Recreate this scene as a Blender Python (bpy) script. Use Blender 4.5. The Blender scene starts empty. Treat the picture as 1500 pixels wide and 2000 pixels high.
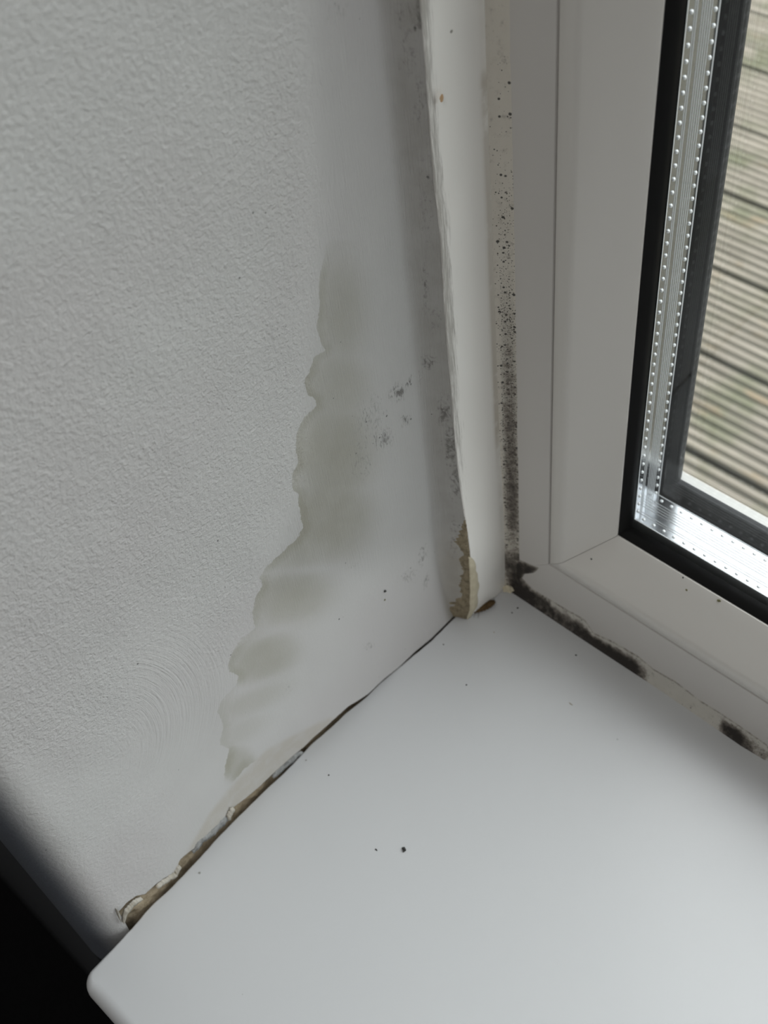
import bpy, bmesh, math, random
import numpy as np
from mathutils import Matrix, Vector, noise

random.seed(7)
MM = 0.001
sc = bpy.context.scene
COL = sc.collection

# ------------------------------------------------------------------ camera
W_, H_ = 1500, 2000
F_ = 2319.666
AX = np.array([[0.72614121, 0.48409414, -0.48823334],      # world X, Y, Z seen in camera (right, down, forward)
               [0.68063262, -0.60657331, 0.41086258],
               [-0.09725314, -0.63065179, -0.76994814]])
CAM = np.array([159.586, -176.788, 323.982])                # millimetres from the reveal corner
cd = bpy.data.cameras.new('camera')
cam = bpy.data.objects.new('camera', cd)
COL.objects.link(cam)
r, d, f = AX[:, 0], AX[:, 1], AX[:, 2]
M = Matrix(((r[0], -d[0], -f[0], CAM[0] * MM), (r[1], -d[1], -f[1], CAM[1] * MM),
            (r[2], -d[2], -f[2], CAM[2] * MM), (0, 0, 0, 1)))
cam.matrix_world = M
cd.sensor_fit = 'VERTICAL'
cd.sensor_height = 36
cd.sensor_width = 27
cd.lens = F_ / H_ * 36
cd.clip_start = 0.01
cd.clip_end = 60
cd.dof.use_dof = True
cd.dof.focus_distance = 0.290
cd.dof.aperture_fstop = 23.0
sc.camera = cam

# ------------------------------------------------------------------ light and exposure
sc.view_settings.view_transform = 'Standard'
sc.view_settings.look = 'None'
sc.view_settings.gamma = 1
sc.view_settings.use_curve_mapping = False
EXPOSURE = 1.04
SKY = 2.6
BACK_FILL = 4.0
OVERHEAD_FILL = 4.5
sc.view_settings.exposure = EXPOSURE
sc.cycles.use_denoising = True
sc.cycles.max_bounces = 10
sc.cycles.diffuse_bounces = 6
sc.cycles.glossy_bounces = 5
sc.cycles.transparent_max_bounces = 16
sc.cycles.caustics_reflective = False
sc.cycles.caustics_refractive = False
sc.cycles.sample_clamp_indirect = 6

world = bpy.data.worlds.new('overcast_sky')
sc.world = world
world.use_nodes = True
wn, wl = world.node_tree.nodes, world.node_tree.links
wn.clear()
w_out = wn.new('ShaderNodeOutputWorld')
w_bg = wn.new('ShaderNodeBackground')
w_bg.inputs['Strength'].default_value = SKY
w_tc = wn.new('ShaderNodeTexCoord')
w_sep = wn.new('ShaderNodeSeparateXYZ')
w_rmp = wn.new('ShaderNodeValToRGB')
w_map = wn.new('ShaderNodeMapRange')
w_map.inputs['From Min'].default_value = -1
w_map.inputs['From Max'].default_value = 1
e = w_rmp.color_ramp.elements
e[0].position = 0.0
e[0].color = (0.10, 0.10, 0.095, 1)
e[1].position = 1.0
e[1].color = (0.97, 0.98, 1.0, 1)
for p_, c_ in ((0.48, (0.14, 0.14, 0.125, 1)), (0.56, (0.24, 0.25, 0.23, 1)), (0.64, (0.84, 0.88, 0.91, 1))):
    q = e.new(p_)
    q.color = c_
wl.new(w_tc.outputs['Generated'], w_sep.inputs[0])
wl.new(w_sep.outputs['Z'], w_map.inputs['Value'])
wl.new(w_map.outputs['Result'], w_rmp.inputs[0])
wl.new(w_rmp.outputs[0], w_bg.inputs['Color'])
wl.new(w_bg.outputs[0], w_out.inputs[0])


def area(name, loc, rot, sx, sy, power, colour, portal=False):
    ld = bpy.data.lights.new(name, 'AREA')
    ld.shape = 'RECTANGLE'
    ld.size = sx
    ld.size_y = sy
    ld.energy = power
    ld.color = colour
    if portal:
        ld.cycles.is_portal = True
    o = bpy.data.objects.new(name, ld)
    o.location = loc
    o.rotation_euler = rot
    COL.objects.link(o)
    return o


area('window_portal', (0.466, 0.065, 0.565), (-math.pi / 2, 0, 0), 0.86, 1.06, 1, (1, 1, 1), True)
# unseen fill added behind the camera to lift the room-facing surfaces
area('back_fill_light', (1.3, -3.3, 0.5), (math.pi / 2, 0, 0), 1.4, 1.2, BACK_FILL, (1.0, 0.985, 0.96))
# unseen overhead fill added to brighten the sill near the frame
area('overhead_fill_light', (0.75, -1.25, 1.62), (0, 0, 0), 0.5, 0.5, OVERHEAD_FILL, (1.0, 0.985, 0.965))


# ------------------------------------------------------------------ helpers
def ray(px, py):
    c = np.array([(px - W_ / 2) / F_, (py - H_ / 2) / F_, 1.0])
    return AX @ c


def at(px, py, axis, val):
    dd = ray(px, py)
    t = (val - CAM[axis]) / dd[axis]
    return CAM + t * dd


def to_px(P):
    q = (np.asarray(P) - CAM) @ AX
    return W_ / 2 + F_ * q[..., 0] / q[..., 2], H_ / 2 + F_ * q[..., 1] / q[..., 2]


def mesh_obj(name, verts, faces, mats, parent=None, smooth=False, attrs=None, midx=None, origin=(0, 0, 0)):
    me = bpy.data.meshes.new(name)
    ox, oy, oz = origin
    me.from_pydata([((v[0] - ox) * MM, (v[1] - oy) * MM, (v[2] - oz) * MM) for v in verts], [], faces)
    for m in (mats if isinstance(mats, (list, tuple)) else [mats]):
        me.materials.append(m)
    if midx:
        me.polygons.foreach_set('material_index', midx)
    if smooth:
        me.polygons.foreach_set('use_smooth', [True] * len(me.polygons))
    if attrs:
        for k, arr in attrs.items():
            a = me.attributes.new(k, 'FLOAT', 'POINT')
            a.data.foreach_set('value', np.asarray(arr, dtype=np.float32).ravel())
    bm = bmesh.new()
    bm.from_mesh(me)
    bmesh.ops.recalc_face_normals(bm, faces=bm.faces)
    bm.to_mesh(me)
    bm.free()
    me.update()
    o = bpy.data.objects.new(name, me)
    o.location = (ox * MM, oy * MM, oz * MM)
    COL.objects.link(o)
    if parent:
        o.parent = parent
    return o


def box_geo(V, Fc, x0, x1, y0, y1, z0, z1):
    b = len(V)
    V += [(x0, y0, z0), (x1, y0, z0), (x1, y1, z0), (x0, y1, z0), (x0, y0, z1), (x1, y0, z1), (x1, y1, z1), (x0, y1, z1)]
    Fc += [tuple(b + i for i in q) for q in ((0, 3, 2, 1), (4, 5, 6, 7), (0, 1, 5, 4), (1, 2, 6, 5), (2, 3, 7, 6), (3, 0, 4, 7))]


def structure(o):
    o['kind'] = 'structure'
    return o


def thing(o, label, cat, group=None):
    o['label'] = label
    o['category'] = cat
    if group:
        o['group'] = group
    return o


def interp(pts, x):
    xs = np.array([p[0] for p in pts], float)
    ys = np.array([p[1] for p in pts], float)
    i = np.argsort(xs)
    return np.interp(x, xs[i], ys[i])


def smooth(a, b, x):
    t = np.clip((x - a) / (b - a), 0, 1)
    return t * t * (3 - 2 * t)


# ------------------------------------------------------------------ materials
class NT:
    def __init__(s, name):
        s.m = bpy.data.materials.new(name)
        s.m.use_nodes = True
        s.n, s.l = s.m.node_tree.nodes, s.m.node_tree.links
        s.n.clear()
        s.out = s.n.new('ShaderNodeOutputMaterial')
        s.b = s.n.new('ShaderNodeBsdfPrincipled')
        s.l.new(s.b.outputs[0], s.out.inputs['Surface'])
        tc = s.n.new('ShaderNodeNewGeometry')
        vm = s.n.new('ShaderNodeVectorMath')
        vm.operation = 'SCALE'
        vm.inputs['Scale'].default_value = 1000.0            # work in millimetres
        s.l.new(tc.outputs['Position'], vm.inputs[0])
        s.pos = vm.outputs[0]
        s.bumps = None

    def _in(s, sock, v):
        if isinstance(v, bpy.types.NodeSocket):
            s.l.new(v, sock)
        elif v is not None:
            sock.default_value = v

    def scale(s, v, sx, sy, sz):
        n = s.n.new('ShaderNodeVectorMath')
        n.operation = 'MULTIPLY'
        s._in(n.inputs[0], v)
        n.inputs[1].default_value = (sx, sy, sz)
        return n.outputs[0]

    def noise(s, vec, scale, detail=3, rough=0.55, dist=0.0):
        n = s.n.new('ShaderNodeTexNoise')
        s._in(n.inputs['Vector'], vec)
        n.inputs['Scale'].default_value = scale
        n.inputs['Detail'].default_value = detail
        n.inputs['Roughness'].default_value = rough
        n.inputs['Distortion'].default_value = dist
        return n.outputs['Fac']

    def voronoi(s, vec, scale, rnd=1.0):
        n = s.n.new('ShaderNodeTexVoronoi')
        s._in(n.inputs['Vector'], vec)
        n.inputs['Scale'].default_value = scale
        n.inputs['Randomness'].default_value = rnd
        return n.outputs['Distance'], n.outputs['Color']

    def math(s, op, a, b=0.0, c=None, clamp=False):
        n = s.n.new('ShaderNodeMath')
        n.operation = op
        n.use_clamp = clamp
        s._in(n.inputs[0], a)
        s._in(n.inputs[1], b)
        if c is not None:
            s._in(n.inputs[2], c)
        return n.outputs[0]

    def ramp(s, v, a, b, lo=0.0, hi=1.0):
        n = s.n.new('ShaderNodeMapRange')
        n.interpolation_type = 'SMOOTHSTEP'
        s._in(n.inputs['Value'], v)
        s._in(n.inputs['From Min'], a)
        s._in(n.inputs['From Max'], b)
        n.inputs['To Min'].default_value = lo
        n.inputs['To Max'].default_value = hi
        return n.outputs[0]

    def attr(s, name):
        n = s.n.new('ShaderNodeAttribute')
        n.attribute_name = name
        return n.outputs['Fac']

    def mix(s, fac, a, b):
        n = s.n.new('ShaderNodeMix')
        n.data_type = 'RGBA'
        s._in(n.inputs[0], fac)
        for sock, v in ((n.inputs[6], a), (n.inputs[7], b)):
            if isinstance(v, tuple) and len(v) == 3:
                v = v + (1,)
            s._in(sock, v)
        return n.outputs[2]

    def comb(s, x, y, z):
        n = s.n.new('ShaderNodeCombineXYZ')
        s._in(n.inputs[0], x)
        s._in(n.inputs[1], y)
        s._in(n.inputs[2], z)
        return n.outputs[0]

    def sep(s, v):
        n = s.n.new('ShaderNodeSeparateXYZ')
        s._in(n.inputs[0], v)
        return n.outputs

    def bump(s, height, dist_mm, strength=1.0):
        n = s.n.new('ShaderNodeBump')
        n.inputs['Distance'].default_value = dist_mm * MM
        s._in(n.inputs['Strength'], strength)
        s._in(n.inputs['Height'], height)
        if s.bumps is not None:
            s.l.new(s.bumps, n.inputs['Normal'])
        s.bumps = n.outputs[0]
        s.l.new(s.bumps, s.b.inputs['Normal'])

    def set(s, **k):
        for a, v in k.items():
            a = {'col': 'Base Color', 'rough': 'Roughness', 'metal': 'Metallic', 'spec': 'Specular IOR Level',
                 'coat': 'Coat Weight', 'sss': 'Subsurface Weight'}[a]
            if isinstance(v, tuple) and len(v) == 3:
                v = v + (1,)
            s._in(s.b.inputs[a], v)
        return s.m


def specks(t, density, scale, rmax, vec=None):
    """round specks whose number and size follow a density between 0 and 1"""
    dist, colr = t.voronoi(vec if vec is not None else t.pos, scale)
    rnd = t.sep(colr)[0]
    here = t.math('LESS_THAN', rnd, density)
    size = t.math('MULTIPLY', t.sep(colr)[1], rmax)
    size = t.math('ADD', size, rmax * 0.25)
    edge = t.math('MULTIPLY', size, 0.55)
    return t.math('MULTIPLY', here, t.ramp(dist, edge, size, 1.0, 0.0))


def make_wall_paint():
    t = NT('painted_plaster')
    P = t.pos
    stain, soft, dirt = t.attr('stain'), t.attr('soft'), t.attr('dirt')
    rough, brush, arc, arcm, tan = t.attr('stipple'), t.attr('brush'), t.attr('arc'), t.attr('arc_mask'), t.attr('tan')
    base = t.mix(t.noise(P, 0.035, 3), (0.487, 0.485, 0.478), (0.530, 0.527, 0.518))
    base = t.mix(t.ramp(t.noise(P, 0.011, 2), 0.4, 0.65), base, (0.490, 0.478, 0.474))
    wob = t.math('MULTIPLY', t.math('SUBTRACT', t.noise(P, 0.55, 4), 0.5), 1.5)
    sd = t.math('ADD', stain, wob)
    inside = t.ramp(sd, -0.12, 0.18)
    rim = t.math('MULTIPLY', inside, t.ramp(sd, 0.2, 3.2, 0.42, 0.0))
    amt = t.math('MULTIPLY', inside, soft)
    amt = t.math('ADD', amt, t.math('MULTIPLY', rim, t.ramp(soft, 0.0, 0.35)), clamp=True)
    amt = t.math('MULTIPLY', amt, t.ramp(t.noise(P, 0.12, 4), 0.2, 0.8, 0.85, 1.1), clamp=True)
    base = t.mix(amt, base, (0.335, 0.326, 0.278))
    base = t.mix(t.math('MULTIPLY', tan, t.ramp(t.noise(P, 0.2, 4), 0.3, 0.6, 0.55, 1.0)), base, (0.40, 0.365, 0.305))
    # grey smudges with their own streaky grain
    grain = t.noise(t.scale(P, 1, 2.2, 0.7), 0.9, 5, 0.7)
    sm = t.ramp(t.math('ADD', grain, t.math('MULTIPLY', dirt, 0.52)), 0.60, 0.92)
    sm = t.math('MULTIPLY', sm, t.ramp(dirt, 0.0, 0.25))
    sm = t.math('MULTIPLY', sm, t.ramp(t.noise(t.scale(P, 1, 1.4, 0.8), 0.42, 3, 0.6, 1.0), 0.40, 0.60))
    base = t.mix(t.math('MULTIPLY', t.attr('fillet_grime_shade'), t.ramp(t.noise(P, 0.12, 5), 0.2, 0.8, 0.6, 1.0)), base, (0.30, 0.29, 0.265))
    base = t.mix(t.math('MULTIPLY', sm, 0.85), base, (0.12, 0.115, 0.105))
    base = t.mix(t.attr('arris_shade'), base, (0.075, 0.083, 0.098))
    sp = specks(t, t.math('ADD', t.math('MULTIPLY', dirt, 0.30), 0.004), 0.60, 0.20)
    base = t.mix(t.math('MULTIPLY', sp, 0.8), base, (0.07, 0.07, 0.065))
    t.set(col=base, rough=0.62, spec=0.35)
    # roller stipple, brush marks
    st = t.noise(P, 0.85, 4, 0.62)
    st2 = t.ramp(t.voronoi(P, 0.30)[0], 0.0, 0.30, 1.0, 0.0)
    h = t.math('ADD', t.ramp(st, 0.30, 0.75), t.math('MULTIPLY', st2, 0.40))
    t.bump(h, 0.21, t.math('MULTIPLY', rough, 1.0))
    t.bump(t.noise(P, 1.5, 3, 0.6), 0.10, t.math('MULTIPLY', rough, 0.9))
    br = t.noise(t.scale(P, 1, 3.0, 0.10), 1.1, 4, 0.7)
    t.bump(br, 0.36, brush)
    ar = t.noise(t.comb(t.math('MULTIPLY', arc, 1.5), t.math('MULTIPLY', t.sep(P)[2], 0.05), 0.0), 1.0, 3, 0.6)
    t.bump(ar, 0.40, arcm)
    t.bump(t.noise(P, 3.0, 3), 0.05, 0.6)
    return t.m


def make_pvc(name, c0, c1, rough=0.28, grime=0.25):
    t = NT(name)
    P = t.pos
    base = t.mix(t.noise(P, 0.03, 3), c0, c1)
    sp = specks(t, 0.012, 0.22, 0.10)
    base = t.mix(t.math('MULTIPLY', sp, grime * 2), base, (0.15, 0.14, 0.12))
    t.set(col=base, rough=rough, spec=0.5)
    t.bump(t.noise(t.scale(P, 1, 1, 0.04), 0.5, 2), 0.05, 0.2)
    return t.m


def make_mould(name, base_a, base_b, fine=0.9, rmax=0.42, streak=None):
    t = NT(name)
    P = t.pos
    de, blk = t.attr('mould'), t.attr('black')
    base = t.mix(t.noise(P, 0.25, 3), base_a, base_b)
    s1 = specks(t, de, fine, rmax)
    s2 = specks(t, t.math('MULTIPLY', de, 0.8), fine * 1.9, rmax)
    s = t.math('MAXIMUM', s1, t.math('MAXIMUM', s2, specks(t, t.math('MULTIPLY', de, 0.85), fine * 3.3, rmax * 1.1)))
    base = t.mix(t.math('MULTIPLY', t.ramp(de, 0.15, 1.2), 0.70), base, (0.12, 0.11, 0.09))
    base = t.mix(t.math('MULTIPLY', s, 0.93), base, (0.018, 0.017, 0.015))
    n = t.noise(P, 0.45, 6, 0.7)
    bl = t.ramp(t.math('ADD', n, t.math('MULTIPLY', blk, 0.52)), 0.64, 1.12)
    base = t.mix(t.math('MULTIPLY', t.ramp(t.math('ADD', n, t.math('MULTIPLY', blk, 0.5)), 0.52, 0.85), 0.7), base, (0.13, 0.105, 0.085))
    base = t.mix(t.math('MULTIPLY', bl, 0.96), base, (0.016, 0.013, 0.011))
    t.set(col=base, rough=0.5, spec=0.3)
    t.bump(t.noise(P, 0.8, 5), 0.25, 0.5)
    return t.m


def make_rough(name, c0, c1, c2, scale=0.5, bump=0.8, rough=0.9):
    t = NT(name)
    P = t.pos
    n = t.noise(P, scale, 6, 0.7)
    base = t.mix(t.ramp(n, 0.3, 0.6), c0, c1)
    base = t.mix(t.ramp(t.noise(P, scale * 2.6, 5, 0.75), 0.55, 0.72), base, c2)
    t.set(col=base, rough=rough, spec=0.2)
    t.bump(t.noise(P, scale * 1.6, 6, 0.75), bump, 0.9)
    return t.m


def make_sill():
    t = NT('gloss_white_board')
    P = t.pos
    base = t.mix(t.noise(P, 0.015, 3), (0.565, 0.577, 0.587), (0.575, 0.583, 0.590))
    sp = specks(t, 0.05, 0.13, 0.05)
    base = t.mix(t.math('MULTIPLY', sp, 0.45), base, (0.30, 0.31, 0.31))
    edge = t.attr('grime')
    g = t.ramp(t.math('ADD', t.noise(P, 0.5, 5, 0.7), t.math('MULTIPLY', edge, 0.55)), 0.70, 1.0)
    base = t.mix(t.math('MULTIPLY', g, 0.75), base, (0.26, 0.235, 0.20))
    t.set(col=base, rough=0.28, spec=0.38)
    return t.m


def make_flat(name, c, rough=0.6, metal=0.0, spec=0.5, noise_amt=0.0):
    t = NT(name)
    if noise_amt:
        c = t.mix(t.noise(t.pos, 0.4, 4), tuple(v * (1 - noise_amt) for v in c), tuple(v * (1 + noise_amt) for v in c))
    t.set(col=c, rough=rough, metal=metal, spec=spec)
    return t.m


def make_glass():
    t = NT('clear_glass')
    t.n.remove(t.b)
    lw = t.n.new('ShaderNodeLayerWeight')
    p5 = t.math('POWER', lw.outputs['Facing'], 5.0)
    fac = t.math('ADD', t.math('MULTIPLY', p5, 0.9), 0.035, clamp=True)
    tr = t.n.new('ShaderNodeBsdfTransparent')
    tr.inputs[0].default_value = (0.985, 0.99, 0.985, 1)
    gl = t.n.new('ShaderNodeBsdfGlossy')
    gl.inputs['Roughness'].default_value = 0.02
    mx = t.n.new('ShaderNodeMixShader')
    t.l.new(fac, mx.inputs[0])
    t.l.new(tr.outputs[0], mx.inputs[1])
    t.l.new(gl.outputs[0], mx.inputs[2])
    t.l.new(mx.outputs[0], t.out.inputs['Surface'])
    return t.m


def make_deck():
    t = NT('weathered_deck_wood')
    P = t.pos
    long = t.scale(P, 0.08, 1, 1)
    n = t.noise(long, 0.06, 5, 0.65)
    base = t.mix(t.ramp(n, 0.35, 0.65), (0.135, 0.118, 0.092), (0.25, 0.222, 0.18))
    base = t.mix(t.ramp(t.noise(P, 0.012, 4), 0.45, 0.68), base, (0.115, 0.115, 0.070))
    base = t.mix(t.ramp(t.noise(t.scale(P, 0.3, 1, 1), 0.05, 4), 0.58, 0.72), base, (0.19, 0.145, 0.09))
    groove = t.attr('groove')
    base = t.mix(t.math('MULTIPLY', groove, 0.75), base, (0.035, 0.038, 0.024))
    t.set(col=base, rough=0.75, spec=0.3)
    t.bump(t.noise(long, 0.5, 4), 0.5, 0.6)
    return t.m



def make_trim():
    t = NT('painted_trim')
    P = t.pos
    base = t.mix(t.noise(P, 0.03, 3), (0.86, 0.85, 0.815), (0.875, 0.865, 0.83))
    bg = t.math('MULTIPLY', t.attr('beige'), t.ramp(t.noise(P, 0.15, 4), 0.25, 0.5))
    base = t.mix(bg, base, (0.56, 0.52, 0.45))
    st = t.noise(t.scale(P, 1, 3.2, 0.14), 0.9, 5, 0.7)
    sc_ = t.ramp(t.math('ADD', st, t.math('MULTIPLY', t.attr('scuff'), 0.42)), 0.62, 0.92)
    base = t.mix(t.math('MULTIPLY', sc_, 0.8), base, (0.36, 0.345, 0.315))
    sp = specks(t, t.math('ADD', t.math('MULTIPLY', t.attr('beige'), 0.10), 0.02), 0.40, 0.16)
    base = t.mix(t.math('MULTIPLY', sp, 0.75), base, (0.12, 0.11, 0.08))
    t.set(col=base, rough=0.33, spec=0.5)
    t.bump(sc_, 0.12, 0.5)
    return t.m


M_WALL = make_wall_paint()
M_TRIM = make_trim()
M_FRAME = make_pvc('white_pvc_frame', (0.485, 0.468, 0.445), (0.495, 0.478, 0.455), 0.32, 0.25)
M_BEAD = make_pvc('white_pvc_bead', (0.555, 0.538, 0.508), (0.565, 0.548, 0.518), 0.28, 0.2)
M_SILL = make_sill()
M_SEALV = make_mould('speckled_sealant', (0.50, 0.47, 0.41), (0.56, 0.53, 0.47), 1.0, 0.46)
M_SEALH = make_mould('mouldy_sealant', (0.43, 0.415, 0.375), (0.50, 0.485, 0.445), 0.9, 0.36)
M_TAN = make_rough('bare_plaster', (0.16, 0.13, 0.085), (0.31, 0.26, 0.175), (0.42, 0.365, 0.265))
M_CAULK = make_rough('cream_filler', (0.50, 0.45, 0.33), (0.60, 0.55, 0.42), (0.55, 0.49, 0.37), 0.15, 0.25, 0.6)
M_FLAKE = make_rough('torn_paint', (0.36, 0.335, 0.28), (0.50, 0.475, 0.42), (0.40, 0.32, 0.21), 0.5, 0.4, 0.7)
M_OLDSEAL = make_rough('old_grey_sealant', (0.16, 0.16, 0.16), (0.34, 0.345, 0.34), (0.07, 0.07, 0.07), 0.45, 0.5, 0.35)
M_GASKET = make_flat('black_rubber', (0.004, 0.004, 0.004), 0.6, 0, 0.15)
M_GASKET2 = make_rough('black_outer_rubber', (0.009, 0.010, 0.011), (0.013, 0.014, 0.016), (0.025, 0.025, 0.025), 0.12, 0.15, 0.55)
M_ALU = make_flat('aluminium', (0.40, 0.42, 0.44), 0.20, 1.0)
M_RIDGE_GLINT = make_flat('ridge_glint_aluminium', (0.85, 0.87, 0.88), 0.62, 0.85)  # paler than the bar: sky glint on ridges and studs put into colour
M_CHIP = make_flat('orange_chip', (0.50, 0.33, 0.19), 0.8)
M_GLASS = make_glass()
M_DECK = make_deck()
M_BLACK = make_flat('black_crumb', (0.03, 0.03, 0.028), 0.8)
M_BROWN = make_rough('brown_husk', (0.035, 0.022, 0.012), (0.12, 0.075, 0.03), (0.24, 0.16, 0.07), 1.8, 0.3, 0.6)
M_GREYBIT = make_flat('grey_dust', (0.30, 0.30, 0.28), 0.9)
M_GREEN = make_flat('olive_grime', (0.16, 0.15, 0.07), 0.9)
M_WALL_SHADE = make_flat('shade_dark_wall', (0.020, 0.022, 0.026), 0.7)  # room-side wall coloured near black to stand in for its shade
M_ROOM = make_flat('room_paint', (0.62, 0.60, 0.57), 0.8)
M_CARPET = make_rough('black_carpet', (0.006, 0.006, 0.007), (0.010, 0.010, 0.011), (0.014, 0.014, 0.014), 0.2, 1.0, 1.0)
M_RENDER = make_rough('outside_render', (0.45, 0.43, 0.40), (0.55, 0.53, 0.50), (0.40, 0.38, 0.35), 0.1, 0.5)

# ------------------------------------------------------------------ room shell (mm)
WX, WZ = 932.0, 1130.0


def shell(name, boxes, mat):
    V, Fc = [], []
    for b in boxes:
        box_geo(V, Fc, *b)
    return structure(mesh_obj(name, V, Fc, mat))


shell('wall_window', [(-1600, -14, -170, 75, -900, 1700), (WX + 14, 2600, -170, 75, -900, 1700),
                      (-14, WX + 14, -168, 75, -900, -24), (-14, WX + 14, -170, 75, WZ + 14, 1700)], M_WALL_SHADE)
shell('wall_right', [(2600, 2650, -3600, 75, -900, 1700)], M_ROOM)
shell('wall_far_left', [(-1650, -1600, -3600, 75, -900, 1700)], M_ROOM)
shell('wall_back', [(-1650, 2650, -3650, -3600, -900, 1700)], M_ROOM)
shell('ceiling', [(-1650, 2650, -3650, 75, 1700, 1740)], M_ROOM)
shell('floor', [(-1650, 2650, -3650, 75, -940, -900)], M_CARPET)
shell('wall_reveal_right', [(WX, WX + 14, -170, -0.5, 0.2, WZ)], M_ROOM)
shell('wall_reveal_top', [(-14, WX + 14, -170, -0.5, WZ, WZ + 14)], M_ROOM)

# ------------------------------------------------------------------ left reveal wall
ARRIS_Y = -157.5
R_ARC = 12.5
paint_px = [(920, 1172), (886, 1196), (842, 1240), (770, 1297), (740, 1321), (710, 1350), (690, 1364), (674, 1374), (646, 1399), (606, 1438),
            (590, 1456), (574, 1471), (546, 1499), (510, 1535), (480, 1560), (458, 1577), (447, 1589), (425, 1618), (400, 1640), (387, 1651),
            (365, 1668), (350, 1680), (345, 1702), (337, 1706), (318, 1716), (303, 1727), (283, 1746), (265, 1750), (247, 1763), (230, 1783),
            (237, 1800), (236, 1812)]
sill_px = [(895, 1197), (842, 1250), (770, 1309), (740, 1334), (710, 1364), (674, 1392), (646, 1419), (606, 1453), (586, 1475), (550, 1512), (522, 1537),
           (454, 1604), (418, 1641), (390, 1673), (333, 1733), (293, 1769), (267, 1800), (240, 1830), (200, 1870), (172, 1898)]
zb_pts = [(lambda q: (q[1], max(q[2], 0.15)))(at(px, py, 0, 0.0)) for px, py in paint_px]
xs_pts = [(lambda q: (q[1], q[0]))(at(px, py, 2, 0.0)) for px, py in sill_px]
ys_dense = np.arange(-157.5, -25.0, 0.7)
ys_fillet = -19.5 - 5.5 * (1 - np.linspace(0, 1, 12)) ** 1.0
prof = []                                                   # (y, x, outward flag)
for th in np.linspace(math.pi / 2, 0, 14, endpoint=False):
    prof.append((ARRIS_Y - R_ARC * math.sin(th), -R_ARC + R_ARC * math.cos(th)))
for y in ys_dense:
    prof.append((y, 0.0))
edge_px = [(820, 0), (828, 80), (832, 150), (843, 300), (850, 380), (859, 450), (864, 530), (868, 600), (873, 670), (881, 760), (887, 840),
           (893, 900), (899, 950), (905, 990), (911, 1030), (917, 1075), (920, 1110), (921, 1150), (920, 1190)]
edge_pts = [(lambda q: (q[2], q[0]))(at(px, py, 1, -19.5)) for px, py in edge_px]
edge_pts.append((0.0, 6.6))


def trim_edge_x(z):
    return interp(edge_pts, z)


for y in ys_fillet:
    prof.append((y, None))
zs = np.concatenate([np.linspace(0, 14, 25), np.arange(14.7, 262, 0.8), np.linspace(270, WZ, 30)])
NP, NZ = len(prof), len(zs)
V = np.zeros((NP, NZ + 2, 3))
for i, (y, x) in enumerate(prof):
    zb = float(interp(zb_pts, max(y, -161))) if y < -18 else 0.2
    zb += 0.25 * (noise.noise(Vector((y * 1.3, 3.1, 0))))
    zb = max(zb, 0.12)
    if y < -159.5:
        zb = -23.0
    for j, z in enumerate(zs):
        zz = zb + (z - 0) * (1 - zb / 14) if z < 14 else z
        if x is None:
            u = (y + 25.0) / 5.5
            ex = trim_edge_x(zz) - 0.25
            xx = ex * (u ** 1.8)
        else:
            xx = x
        # gentle hand-plastered undulation
        und = 0.5 * noise.noise(Vector((y * 0.03, zz * 0.022, 1.7))) + 0.22 * noise.noise(Vector((y * 0.1, zz * 0.07, 4.2)))
        fade = 0.0 if x is None else min(1.0, (-25.0 - y) / 12.0) if y > -37 else 1.0
        xx += und * fade * min(1.0, zz / 12 + 0.15)
        if x is not None and y > -115:
            shut = float(smooth(-105, -75, y)) * math.exp(-max(zz, 0) / 16.0)
            xx += (float(interp(xs_pts, max(y, -40))) - 0.1) * shut * (1 if y < -40 else 1)
        elif x is None:
            xx = max(xx, (float(interp(xs_pts, y)) - 0.1) * math.exp(-zz / 16.0))
        V[i, j + 2] = (xx, y, zz)
    V[i, 1] = V[i, 2] + (-0.5, 0, -0.08)
    V[i, 0] = V[i, 2] + (-3.0, 0, 0.3)
flat = V.reshape(-1, 3)
NJ = NZ + 2
faces = [(i * NJ + j, (i + 1) * NJ + j, (i + 1) * NJ + j + 1, i * NJ + j + 1) for i in range(NP - 1) for j in range(NJ - 1)]
PX, PY = to_px(flat)
valid = flat[:, 2] < 300

stain_edge = [(640, 470), (628, 520), (623, 550), (623, 600), (618, 640), (627, 673), (636, 684), (613, 697), (607, 720), (593, 747), (602, 773),
              (618, 781), (617, 793), (593, 817), (580, 843), (577, 870), (582, 907), (569, 927), (572, 958), (582, 963), (583, 983), (592, 1030),
              (580, 1053), (557, 1073), (520, 1107), (507, 1128), (514, 1143), (500, 1164), (492, 1200), (500, 1226), (470, 1248), (446, 1288),
              (446, 1310), (468, 1322), (458, 1340), (436, 1364), (424, 1388), (436, 1416), (428, 1454), (448, 1463), (440, 1496), (435, 1537),
              (452, 1532), (480, 1500)]
poly = stain_edge + [(520, 1470), (900, 1180), (905, 900), (860, 470)]


def sdf_poly(px, py, pts):
    n = len(pts)
    dmin = np.full(px.shape, 1e9)
    ins = np.zeros(px.shape, bool)
    for k in range(n):
        x1, y1 = pts[k]
        x2, y2 = pts[(k + 1) % n]
        ex, ey = x2 - x1, y2 - y1
        tt = np.clip(((px - x1) * ex + (py - y1) * ey) / (ex * ex + ey * ey), 0, 1)
        dmin = np.minimum(dmin, np.hypot(px - x1 - tt * ex, py - y1 - tt * ey))
        cond = ((y1 > py) != (y2 > py)) & (px < (x2 - x1) * (py - y1) / (y2 - y1 + 1e-9) + x1)
        ins ^= cond
    return np.where(ins, dmin, -dmin)


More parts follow.
